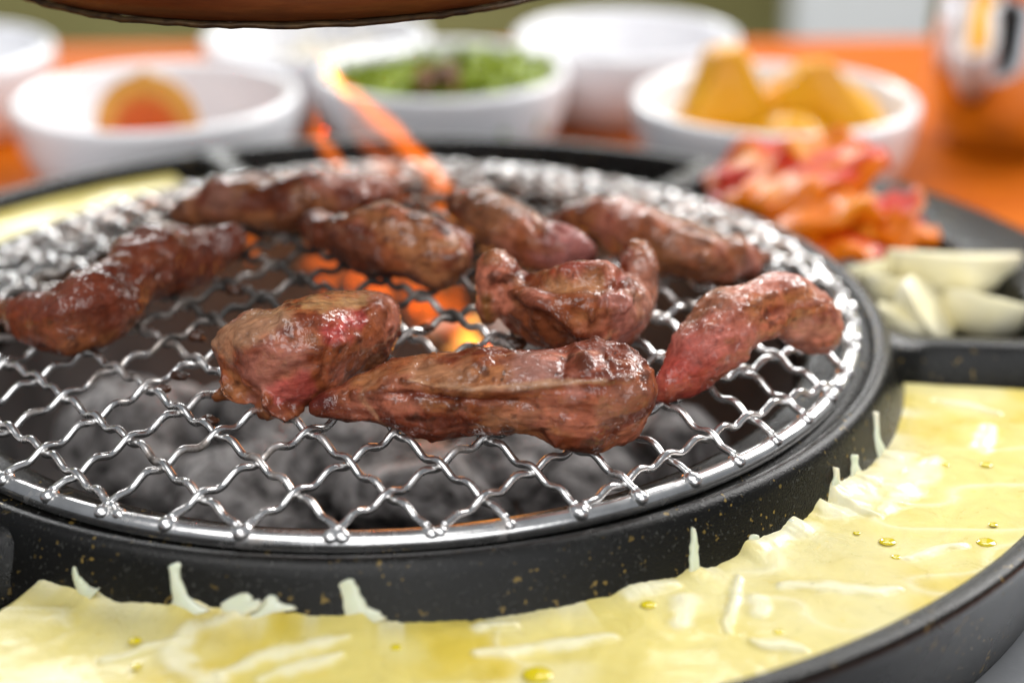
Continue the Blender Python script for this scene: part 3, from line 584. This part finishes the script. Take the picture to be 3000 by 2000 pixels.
# ------------------------------------------------------------------ melted cheese in the trough
def wall_r(z): return float(np.interp(z, [-.13, -.085, -.02], [1.124, 1.113, 1.085]))
def on_wall(q):           # where the pixel's ray meets the outer face of the inner wall
    d = ray(q)
    for t in np.linspace(1.8, 3.6, 900):
        p = CAM+d*t
        if math.hypot(p[0], p[1]) <= wall_r(p[2]) and p[2] < .01: return p*np.array([1.002, 1.002, 1])
    return CAM+d*2.8
EDGE = [(0, 1683), (100, 1690), (180, 1712), (260, 1735), (344, 1758), (450, 1764), (520, 1762), (600, 1748), (700, 1732), (800, 1745), (900, 1765), (980, 1782), (1060, 1797), (1150, 1818), (1300, 1822), (1420, 1812), (1546, 1794), (1700, 1762), (1806, 1736), (1849, 1714), (1920, 1706), (1994, 1690), (2100, 1655), (2167, 1628), (2190, 1608), (2240, 1577), (2350, 1532), (2428, 1480), (2450, 1430), (2520, 1395), (2590, 1330), (2635, 1240), (2655, 1130)]
_e = [on_wall(q) for q in EDGE]; _ea = np.array([math.degrees(math.atan2(p[1], p[0])) for p in _e]); _ez = np.clip(np.array([p[2] for p in _e]), -.105, -.070); _o = np.argsort(_ea); _ea = _ea[_o]; _ez = _ez[_o]
def in_cheese(q, z=-.0905): return at_z(q, z)
STRANDS = [([(600, 1790), (700, 1775), (860, 1800)], [.02, .035, .02]), ([(2450, 1500), (2540, 1430), (2640, 1340)], [.03, .05, .03]), ([(1850, 1735), (1970, 1712)], [.016, .014]), ([(2230, 1605), (2350, 1552)], [.018, .022]), ([(1400, 1840), (1500, 1830)], [.012, .01]), ([(640, 2000), (540, 1960), (520, 1890), (600, 1845), (720, 1830)], [.018, .022, .022, .018, .010]), ([(640, 1985), (760, 1930), (900, 1900), (1010, 1880)], [.008, .016, .016, .008]), ([(760, 1990), (880, 1955), (1000, 1925)], [.008, .015, .008]), ([(700, 1810), (830, 1800), (960, 1815)], [.010, .017, .010]),
               ([(2590, 1500), (2640, 1450), (2700, 1385), (2745, 1345)], [.012, .026, .028, .010]), ([(2010, 1760), (2000, 1800), (1990, 1830)], [.018, .018, .014]), ([(2165, 1690), (2150, 1740), (2140, 1790), (2130, 1850)], [.007, .009, .009, .007]), ([(2225, 1750), (2215, 1795)], [.016, .014]),
               ([(2290, 1715), (2420, 1720), (2550, 1735), (2630, 1728)], [.010, .016, .019, .008]), ([(1400, 1920), (1550, 1900), (1700, 1875), (1800, 1862)], [.009, .016, .015, .008]), ([(2200, 1880), (2280, 1895), (2350, 1905)], [.008, .017, .009]), ([(2450, 1475), (2520, 1500), (2580, 1515)], [.01, .012, .006]), ([(2560, 1420), (2610, 1440), (2660, 1430)], [.02, .024, .010]), ([(2480, 1450), (2530, 1430), (2570, 1400)], [.024, .026, .018]), ([(2880, 1310), (2895, 1250)], [.017, .011]), ([(2740, 1170), (2830, 1190), (2920, 1215)], [.007, .012, .008]),
               ([(300, 1930), (420, 1900), (520, 1880)], [.006, .010, .005]), ([(2660, 1640), (2760, 1610), (2830, 1600)], [.006, .011, .006])]
WALL_SHREDS = [([(545, 1800), (526, 1730), (515, 1690), (508, 1645)], [.050, .018, .013, .011]), ([(1060, 1830), (1036, 1770), (1024, 1730), (1012, 1700)], [.050, .024, .018, .017]), ([(265, 1755), (240, 1715), (222, 1690), (212, 1662)], [.045, .018, .012, .006]), ([(2036, 1710), (2033, 1640), (2030, 1590), (2027, 1545)], [.024, .012, .009, .002]), ([(2195, 1640), (2205, 1600), (2207, 1580), (2206, 1562)], [.030, .016, .014, .010]), ([(2590, 1370), (2570, 1290), (2565, 1250), (2562, 1204)], [.050, .014, .009, .002]), ([(2455, 1510), (2447, 1430), (2443, 1390), (2440, 1362)], [.050, .022, .012, .003]), ([(2515, 1440), (2506, 1380), (2502, 1350), (2499, 1325)], [.055, .030, .018, .006]), ([(700, 1790), (690, 1760), (684, 1745)], [.06, .035, .02]), ([(790, 1795), (785, 1765), (780, 1750)], [.05, .03, .012]), ([(2330, 1565), (2322, 1535), (2316, 1520)], [.035, .018, .008])]
SPIKES = [math.degrees(math.atan2(*on_wall(p[0])[1::-1])) for p, r in WALL_SHREDS]
def cheese(name, label, a0, a1, n, m, front):
    A = np.radians(np.linspace(a0, a1, n)); V = []; t = np.linspace(0, 1, m)**1.15
    jag = vnoise(np.c_[A*70, A*0, A*0+5])*.5+vnoise(np.c_[A*150, A*0, A*0+9])*.35
    for i, a in enumerate(A):
        up = (float(np.interp(math.degrees(a), _ea, _ez))+.090+sum(.013*math.exp(-((math.degrees(a)-s_)/1.1)**2) for s_ in SPIKES) if front else 0)+.003*jag[i]
        zi = -.090+up; ri = wall_r(zi)-.004; ro = 1.4495
        r = ri+(ro-ri)*t
        for k in range(m):
            e = math.exp(-t[k]*(ro-ri)/.04); z = -.090+up*e+.007*math.exp(-(1-t[k])*(ro-ri)/.03)
            V.append((r[k]*cos(a), r[k]*sin(a), z))
    V = np.array(V); g = np.tile(sstep(t, 0, .06)*sstep(t, 1, .93), n)
    ends = np.minimum(np.repeat(np.arange(n), m), np.repeat(np.arange(n)[::-1], m))/n; g2 = sstep(ends, 0, .012)
    strand = (1-np.abs(vnoise(V*np.array([6, 13, 1])+40)))**8
    wh = .55*strand*sstep(vnoise(V*4+9), -.1, .5); edge_w = np.repeat(sstep(vnoise(np.c_[A*26, A*0, A*0+3]), -.1, .5), m)*np.tile(np.exp(-t*9), n); wh = np.maximum(wh, .75*edge_w)
    if front:
        for pts, r in STRANDS:
            P = resample([in_cheese(q) for q in pts], 24); rr = np.interp(np.linspace(0, 1, 24), np.linspace(0, 1, len(r)), r)
            D = np.full(len(V), 9.)
            jx = .006*np.stack([vnoise(V*30), vnoise(V*30+9)], 1)
            for p_, r_ in zip(P, rr): D = np.minimum(D, np.hypot(*(V[:, :2]+jx-p_[:2]).T)/r_)
            kk = sstep(D+.3*vnoise(V*40), 1.7, .1); V[:, 2] += .005*kk; wh = np.maximum(wh, .78*sstep(D+.5*vnoise(V*45), 1.7, .2))
    ye = sstep(fbm(V*5+70, 4), .0, .7)
    colr = np.array([.63, .535, .165])+ye[:, None]*(np.array([.59, .455, .065])-np.array([.63, .535, .165])); pale = sstep(fbm(V*3.5+20, 3), .05, .6)[:, None]; colr = colr*(1-.6*pale)+.6*pale*np.array([.67, .61, .31])
    colr = colr*(1-wh[:, None])+wh[:, None]*np.array([.76, .73, .52])
    V[:, 2] += g*(.004*fbm(V*6, 3)+.0022*strand*sstep(vnoise(V*4+9), -.1, .5)+.0005*vnoise(V*50))-.03*(1-g2)
    Fc = [(i*m+k, i*m+k+1, (i+1)*m+k+1, (i+1)*m+k) for i in range(n-1) for k in range(m-1)]
    B = V.copy(); B[:, 2] = -.15; k0 = len(V); per = [i*m for i in range(n)]+[(n-1)*m+k for k in range(1, m)]+[i*m+m-1 for i in range(n-2, -1, -1)]+[k for k in range(m-2, 0, -1)]
    V2 = np.concatenate([V, B[per]]); Fc += [(per[j], k0+j, k0+(j+1) % len(per), per[(j+1) % len(per)]) for j in range(len(per))]
    o = mk(name, V2, Fc, M['cheese'], col=np.concatenate([colr, colr[per]])); tag(o, label, 'cheese'); return o
ch = cheese('melted_cheese', 'glossy yellow melted cheese filling the front trough of the black pan', -119, -9, 700, 60, True)
cheese('melted_cheese', 'blurred pale yellow melted cheese in the far left part of the trough', 118, 231, 200, 24, False)
def shred(pts, r, flat=.55, wall=False):
    n = 22; P = resample(pts, n); tt = np.linspace(0, 1, n); rr = np.interp(tt, np.linspace(0, 1, len(r)), r)*np.minimum(1, 3.5*np.minimum(tt+.06, 1-tt+.02))**.6
    rr = rr*(1+.15*vnoise(np.c_[np.arange(n)*.35, np.full(n, pts[0][0]*77), np.ones(n)]))
    fr = None
    if wall:
        T, Wd, N = frames(P); er = np.c_[P[:, :2], np.zeros(n)]; er /= np.linalg.norm(er, axis=1)[:, None]; Wd = np.cross(er, T); fr = (T, Wd, er); rr = np.interp(tt, np.linspace(0, 1, len(r)), r)*(1+.22*vnoise(np.c_[np.arange(n)*.5, np.full(n, pts[0][0]*77), np.ones(n)]))*np.minimum(1, 9*(1-tt)+.15)**.5
    v, f = tube(P, rr, np.full(n, .0065) if wall else rr*flat, 14, fr=fr); v = v+.006*np.stack([vnoise(v*28+k*9) for k in range(3)], 1)*np.array([1, 1, .5]); mk('cheese_shred', v, f, M['shred'], ch)
for pts, r in WALL_SHREDS:
    shred([on_wall(q) for q in pts], r, .16, True)
for q, r in [((1575, 1975), .022), ((2600, 1585), .014), ((2890, 1588), .016), ((2625, 1630), .008), ((395, 1875), .010), ((2910, 1535), .008), ((2280, 1850), .008), ((1160, 1895), .009), ((2770, 1360), .008), ((2890, 1360), .011), ((2510, 1560), .006), ((1900, 1770), .012), ((400, 1950), .008)]:
    p = in_cheese(q, -.0875); v, f = ball(p, r, 16, 8, (1.1, 1, .22)); mk('oil_drop', v, f, M['oil'], ch)

# ------------------------------------------------------------------ kimchi and garlic in the right compartment
def kimchi(label, q0, q1, y0, y1, wd, th, arch=.05, twist=.4, red=.4, seed=0, curl=.3):
    a = at_y(q0, y0); b = at_y(q1, y1); n = 26; t = np.linspace(0, 1, n)
    C = a+(b-a)*t[:, None]; C[:, 2] += arch*np.sin(pi*t)
    A = 1.18*wd*(.75+.35*np.sin(pi*np.clip(t*.9+.08, 0, 1)))*(1+.12*vnoise(np.c_[t*5, np.full(n, seed), np.zeros(n)])); B = np.full(n, th)*(1-.35*t); B[0] *= .6; B[-1] *= .6; A[0] *= .8; A[-1] *= .8
    T, Wd, N = frames(C); m = 20; V = []
    for i in range(n):
        tw = twist*(t[i]-.4)+.15*math.sin(i*.5+seed); wv = Wd[i]*cos(tw)+N[i]*sin(tw); nv = -Wd[i]*sin(tw)+N[i]*cos(tw)
        for j in range(m):
            u = 2*pi*j/m; x = cos(u); s_ = math.copysign(abs(sin(u))**.7, sin(u)); V.append(C[i]+A[i]*x*wv+(B[i]*s_+curl*A[i]*(x*x-.4)+.012*math.sin(x*9+seed))*nv)
    V = np.array(V); Fc = [(i*m+j, i*m+(j+1) % m, (i+1)*m+(j+1) % m, (i+1)*m+j) for i in range(n-1) for j in range(m)]+[tuple(range(m))[::-1], tuple(range((n-1)*m, n*m))]
    V = V+.007*np.stack([vnoise(V*14+seed*5+k*9) for k in range(3)], 1)
    ti = np.repeat(t, m); xi = np.tile(np.cos(2*pi*np.arange(m)/m), n); st_ = vnoise(np.c_[xi*4.5+seed*3, ti*1.3, np.full(len(V), seed*1.)])
    g = .45*fbm(V*7+seed*7, 3)+.45*st_; col = np.tile(np.array([.66, .155, .002]), (len(V), 1)); k = sstep(g, .1, .6)[:, None]; col = col*(1-k)+np.array([.68, .25, .015])*k
    k = sstep(fbm(V*9+seed*3+50, 3)*.8-.5*st_+red-.5, .0, .3)[:, None]; col = col*(1-k)+np.array([.52, .02, .002])*k
    tag(mk('kimchi_piece', V, Fc, M['vcol'], col=col), label, 'kimchi', 'kimchi pieces in the pan trough')
K = lambda x, y: (1900+x/1.96, 400+y/1.96)
kimchi('pale orange cabbage stalk of kimchi standing up highest on the pile', K(640, 460), K(1250, 60), .66, .88, .105, .045, .02, .2, .12, 1, .18)
kimchi('red leafy kimchi piece behind the upright stalk at the left of the pile', K(380, 330), K(900, 150), .92, .98, .10, .03, .05, .4, .75, 2, .2)
kimchi('bright red kimchi leaf at the left end of the pile next to the mesh', K(420, 420), K(760, 330), .80, .86, .095, .03, .04, .3, .75, 3, .15)
kimchi('orange kimchi stalk lying across the middle of the pile with red flakes', K(700, 590), K(1330, 430), .58, .72, .10, .045, .05, .2, .32, 4, .15)
kimchi('yellow-orange curved kimchi stalk at the right end of the pile', K(1330, 400), K(1340, 660), .74, .58, .075, .030, .06, .3, .15, 5, .4)
kimchi('dark orange kimchi strip at the bottom of the pile by the steel beads', K(880, 690), K(1330, 660), .50, .56, .07, .03, .03, .4, .5, 6, .3)
kimchi('small orange kimchi piece poking out just above the garlic', K(1380, 640), K(1600, 570), .56, .62, .06, .028, .03, .3, .3, 7, .3)
G5 = lambda x, y: (2300+x/2.613, 600+y/2.613)
def garlic(label, q, y, L, Wd, H, yaw, tilt=0., roll=0., half=True):
    """a clove half: rounded back below, flat cut face above, one end pointed"""
    c = at_y(q, y)+np.array([0, 0, .012]); L *= 1.0; Wd *= 1.6; H *= 1.5; nu, nv = 28, 20; V = []
    for i in range(nv+1):
        t = -1+2*i/nv; w_ = math.sqrt(max(0, 1-abs(t)**2.3))*(1-.30*max(0, t)) if abs(t) < 1 else .02
        for j in range(nu):
            a = 2*pi*j/nu; x = cos(a); z = sin(a)
            zz = (.12*z if half else .7*z) if z > 0 else z
            V.append((t*L, x*w_*Wd, zz*w_*H+.12*H*t*t))
    V = np.array(V); Fc = [(i*nu+j, (i+1)*nu+j, (i+1)*nu+(j+1) % nu, i*nu+(j+1) % nu) for i in range(nv) for j in range(nu)]
    def rot(ax, a):
        c_, s_ = cos(a), sin(a)
        return {'x': np.array([[1, 0, 0], [0, c_, -s_], [0, s_, c_]]), 'y': np.array([[c_, 0, s_], [0, 1, 0], [-s_, 0, c_]]), 'z': np.array([[c_, -s_, 0], [s_, c_, 0], [0, 0, 1]])}[ax]
    V = V@(rot('z', yaw)@rot('y', tilt)@rot('x', roll)).T; V = V*(1+.02*vnoise(V*20)[:, None])+c
    tag(mk('garlic_clove', V, Fc, M['garlic']), label, 'garlic clove', 'raw garlic beside the kimchi')
garlic('largest halved garlic clove lying with its white cut face up', G5(1290, 440), .36, .165, .085, .075, .05, .05, -.35)
garlic('halved garlic clove at the right end of the garlic, pointing outward', G5(1570, 800), .20, .115, .065, .06, -.15, .18, -.5)
garlic('garlic wedge standing on edge in the middle of the garlic', G5(1110, 830), .16, .10, .055, .05, .85, .35, .8)
garlic('small beige garlic piece tucked under the largest clove', G5(880, 650), .30, .09, .055, .05, -.2, .1, -.5)
garlic('narrow garlic slice against the bottom of the kimchi', G5(660, 500), .38, .10, .04, .035, .35, -.1, -.6)
garlic('pale garlic piece at the left end resting on the pan rim', G5(930, 900), .15, .08, .045, .04, .9, .3, .3)

# ------------------------------------------------------------------ side dishes
def dish(label, q, r=.47, h=.30, zt=0., oval=1.):
    c = at_z(q, zt); b = zt-h; R = r
    pr = [(0, .05), (R*.60, .05), (R*.74, .07), (R*.83, h*.45), (R*.88, h*.84), (R*.90, h*.94), (R*.925, h*.99), (R*.96, h), (R*.99, h*.98), (R, h*.93), (R*.995, h*.84), (R*.96, h*.55), (R*.90, h*.30), (R*.80, .045), (R*.74, .01), (R*.70, 0), (R*.64, 0), (R*.62, .015), (0, .015)]
    v, f = lathe(pr, 72, (c[0], c[1], b)); o = mk('side_dish', v, f, M['white'], base=(c[0], c[1], b)); tag(o, label, 'dish', 'white side dishes on the table'); return np.array([c[0], c[1], b])
d1 = dish('white dish with half an onion in red sauce, left behind the pan', (458, 275), .46)
d2 = dish('white dish of green salad behind the flame', (1295, 198), .43)
d3 = dish('white dish with yellow pickle wedges behind the kimchi', (2270, 280), .455)
d4 = dish('white dish with a small pink slice, furthest back beside the hood', (1835, 95), .415)
d5 = dish('empty white dish cut off by the left edge of the picture', (-210, 140), .44)
d6 = dish('white dish of pale bean sprouts half hidden behind the hood', (925, 95), .42)
# onion half in the left dish
def onion(c):
    v, f = ball((0, 0, 0), 1., 40, 26); v = v.copy(); y = v[:, 1].copy(); v[:, 1] = np.where(y < 0, y*.12, y)
    rr = np.hypot(v[:, 0], v[:, 2]); v[:, 2] *= 1+.10*np.exp(-(v[:, 0]/.10)**2)*(v[:, 2] > .8)
    ang = .16*np.sin(rr*26)*(y < -.01); v[:, 1] += ang*.18
    col = np.tile(np.array([.60, .29, .05]), (len(v), 1)); k = sstep(rr, .78, .45)*(y < .2); col = col*(1-k[:, None])+np.array([.50, .085, .006])*k[:, None]
    k = sstep(v[:, 2], .25, -.3); col = col*(1-.8*k[:, None])+np.array([.50, .06, .008])*.8*k[:, None]
    v = v*np.array([.165, .15, .165])+c; return v, f, col
v, f, col = onion(d1+np.array([-.02, -.08, .215])); tag(mk('onion_half', v, f, M['vcol'], col=col), 'half onion soaked in red sauce in the left white dish', 'onion')
v, f = disc_noise(.27, 8, 0, .006, 8); v = v+d1+np.array([-.02, -.08, .07]); tag(mk('chilli_sauce', v, f, simple('chilli_sauce', (.5, .06, .006), .15, 40, (.6, .12, .012)), base=d1+np.array([0, 0, .05])), 'red sauce pool under the half onion', 'sauce')
# salad
def leaf(c, L, Wd, yaw, tilt, seed, mat, name, label, cat, group):
    n, m = 16, 9; V = []
    for i in range(n):
        t = i/(n-1); w_ = Wd*math.sin(pi*min(1, t*.9+.08))**.7
        for j in range(m):
            s_ = -1+2*j/(m-1); V.append((L*(t-.5), w_*s_, .10*L*math.sin(t*pi)+.30*w_*s_*s_+.03*math.sin(t*12+s_*5+seed)))
    V = np.array(V); V = V+.02*np.stack([vnoise(V*16+seed+k*7) for k in range(3)], 1); B = V-np.array([0, 0, .006]); k = n*m
    Fc = [(i*m+j, (i+1)*m+j, (i+1)*m+j+1, i*m+j+1) for i in range(n-1) for j in range(m-1)]; Fb = [tuple(x+k for x in q[::-1]) for q in Fc]
    per = [i*m for i in range(n)]+[(n-1)*m+j for j in range(1, m)]+[i*m+m-1 for i in range(n-2, -1, -1)]+[j for j in range(m-2, 0, -1)]
    Fs = [(per[i], per[(i+1) % len(per)], per[(i+1) % len(per)]+k, per[i]+k) for i in range(len(per))]
    V = np.concatenate([V, B]); cy, sy, ct, st = cos(yaw), sin(yaw), cos(tilt), sin(tilt)
    V = V@np.array([[ct, 0, st], [0, 1, 0], [-st, 0, ct]]).T@np.array([[cy, -sy, 0], [sy, cy, 0], [0, 0, 1]]).T+c
    o = mk(name, V, Fc+Fb+Fs, mat); tag(o, label, cat, group)
for i in range(34):
    a = rng.uniform(0, 2*pi); r = .34*math.sqrt(rng.uniform(0, 1)); c = d2+np.array([r*cos(a), r*sin(a)*.95, rng.uniform(.17, .27)])
    leaf(c, rng.uniform(.18, .30), rng.uniform(.05, .09), rng.uniform(0, 6.3), rng.uniform(-.45, .45), i, M['leaf'], 'salad_leaf', 'crumpled green salad leaf in the dish behind the flame', 'salad leaf', 'green salad leaves')
for i, (dx, lab) in enumerate([(-.03, 'brown soy-soaked stem across the middle of the green salad'), (.03, 'brown stem slanting beside the other in the green salad')]):
    leaf(d2+np.array([dx, -.16, .285]), .30, .035, 1.4+.3*i, .25, 40+i, M['brownveg'], 'soy_strip', lab, 'vegetable', 'brown stems in the salad')
# yellow pickle wedges
def wedge(label, c, L, H, T_, yaw, lean, seed, skew=0.):
    pts = [(-L/2, 0), (L/2, 0), (L*.5*skew+L*.10, H), (L*.5*skew-L*.08, H*.97)]; V = []; Fc = []; n = 8; per = []
    for k in range(4):
        a, b = np.array(pts[k]), np.array(pts[(k+1) % 4])
        for j in range(n): per.append(a+(b-a)*j/n)
    per = np.array(per); cc = per.mean(0); m = len(per)
    for y, s_ in ((-.5, .86), (-.46, .95), (-.3, 1.), (.3, 1.), (.46, .95), (.5, .86)):
        for p in per: q = cc+(p-cc)*s_; V.append((q[0], y*T_, q[1]))
    for i in range(5):
        for j in range(m): Fc.append((i*m+j, i*m+(j+1) % m, (i+1)*m+(j+1) % m, (i+1)*m+j))
    Fc.append(tuple(range(m))[::-1]); Fc.append(tuple(range(5*m, 6*m)))
    V = np.array(V); V = V+.035*np.stack([vnoise(V*7+seed+k*7) for k in range(3)], 1)
    cy, sy, cl, sl = cos(yaw), sin(yaw), cos(lean), sin(lean)
    V = V@np.array([[1, 0, 0], [0, cl, -sl], [0, sl, cl]]).T@np.array([[cy, -sy, 0], [sy, cy, 0], [0, 0, 1]]).T+c
    tag(mk('pickle_wedge', V, Fc, M['yellowveg']), label, 'pickle', 'yellow pickle wedges in the dish')
wedge('left yellow pickle wedge standing with its point up in the dish', d3+np.array([-.15, -.04, .155]), .40, .29, .18, .15, -.15, 3, -.15)
wedge('right yellow pickle wedge, the taller one in the dish', d3+np.array([.17, -.04, .155]), .48, .28, .18, -.1, -.12, 8, -.28)
wedge('low yellow pickle piece lying in front of the two wedges', d3+np.array([.0, -.19, .155]), .56, .12, .14, .0, -.1, 12, .0)
wedge('thin yellow pickle slice leaning between the two wedges', d3+np.array([.0, .03, .15]), .34, .20, .07, .5, -.3, 17, .2)
wedge('small yellow pickle chunk at the left end of the dish', d3+np.array([-.25, -.10, .15]), .18, .10, .14, .6, -.2, 23, .1)
# small contents of the far dishes
leaf(d4+np.array([.05, -.02, .10]), .16, .05, .3, .1, 3, M['pinkveg'], 'pink_slice', 'small pink slice in the white dish furthest back', 'vegetable', None)
for i in range(9):
    a = rng.uniform(0, 6.3); c = d6+np.array([rng.uniform(-.2, .2), rng.uniform(-.2, .2), rng.uniform(.14, .26)]); P = [c+np.array([.12*math.cos(a)*t+.03*math.sin(5*t+i), .12*math.sin(a)*t, .04*math.cos(4*t+i)]) for t in np.linspace(-1, 1, 7)]
    v, f = tube(resample(P, 18), .018, n=8); tag(mk('bean_sprout', v, f, M['sprout']), 'pale bean sprout in the dish half hidden behind the hood', 'bean sprout', 'bean sprouts in the far dish')
# polished steel cup at the right edge
cb = at_z((2990, 470), TZ); b = np.array([cb[0], cb[1]+.20, TZ])
v, f = lathe([(0, .02), (.14, .02), (.15, 0), (.18, 0), (.21, .02), (.265, .09), (.29, .18), (.295, .34), (.29, .52), (.295, .60), (.305, .612), (.30, .62), (.285, .60), (.28, .5), (.285, .34), (.28, .19), (.2, .05), (0, .04)], 72, b)
tag(mk('steel_cup', v, f, simple('polished_steel', (.72, .72, .73), .08, 40, (.78, .78, .78), Metallic=1.), base=b), 'shiny steel cup reflecting the table at the right edge of the picture', 'cup')

# ------------------------------------------------------------------ copper exhaust hood hanging over the grill
hc = np.array([-.150, .17, .716]); HR = .618
hood = empty('exhaust_hood', hc); tag(hood, 'round copper-brown exhaust hood hanging above the grill, cut off by the top edge', 'exhaust hood')
v, f = lathe([(HR-.02, .012), (HR-.004, .02), (HR+.002, .05), (HR+.004, .12), (HR-.002, .30), (HR-.04, .50), (HR-.2, .75), (.2, .95), (.2, 3.2), (.18, 3.2), (.18, .95), (HR-.22, .74), (HR-.06, .48), (HR-.022, .3), (HR-.02, .012)], 160, hc); mk('hood_shell', v, f, M['copper'], hood)
v, f = lathe([(HR-.008+.010*cos(t), .010+.006*sin(t)) for t in np.arange(12)*2*pi/12], 160, hc, close=True); v[:, 2] += .0025*vnoise(v*40)
mk('rolled_rim', v, f, simple('sooty_copper', (.012, .006, .004), .5, 220, (.07, .04, .015), .5, 300, Metallic=.5), hood)
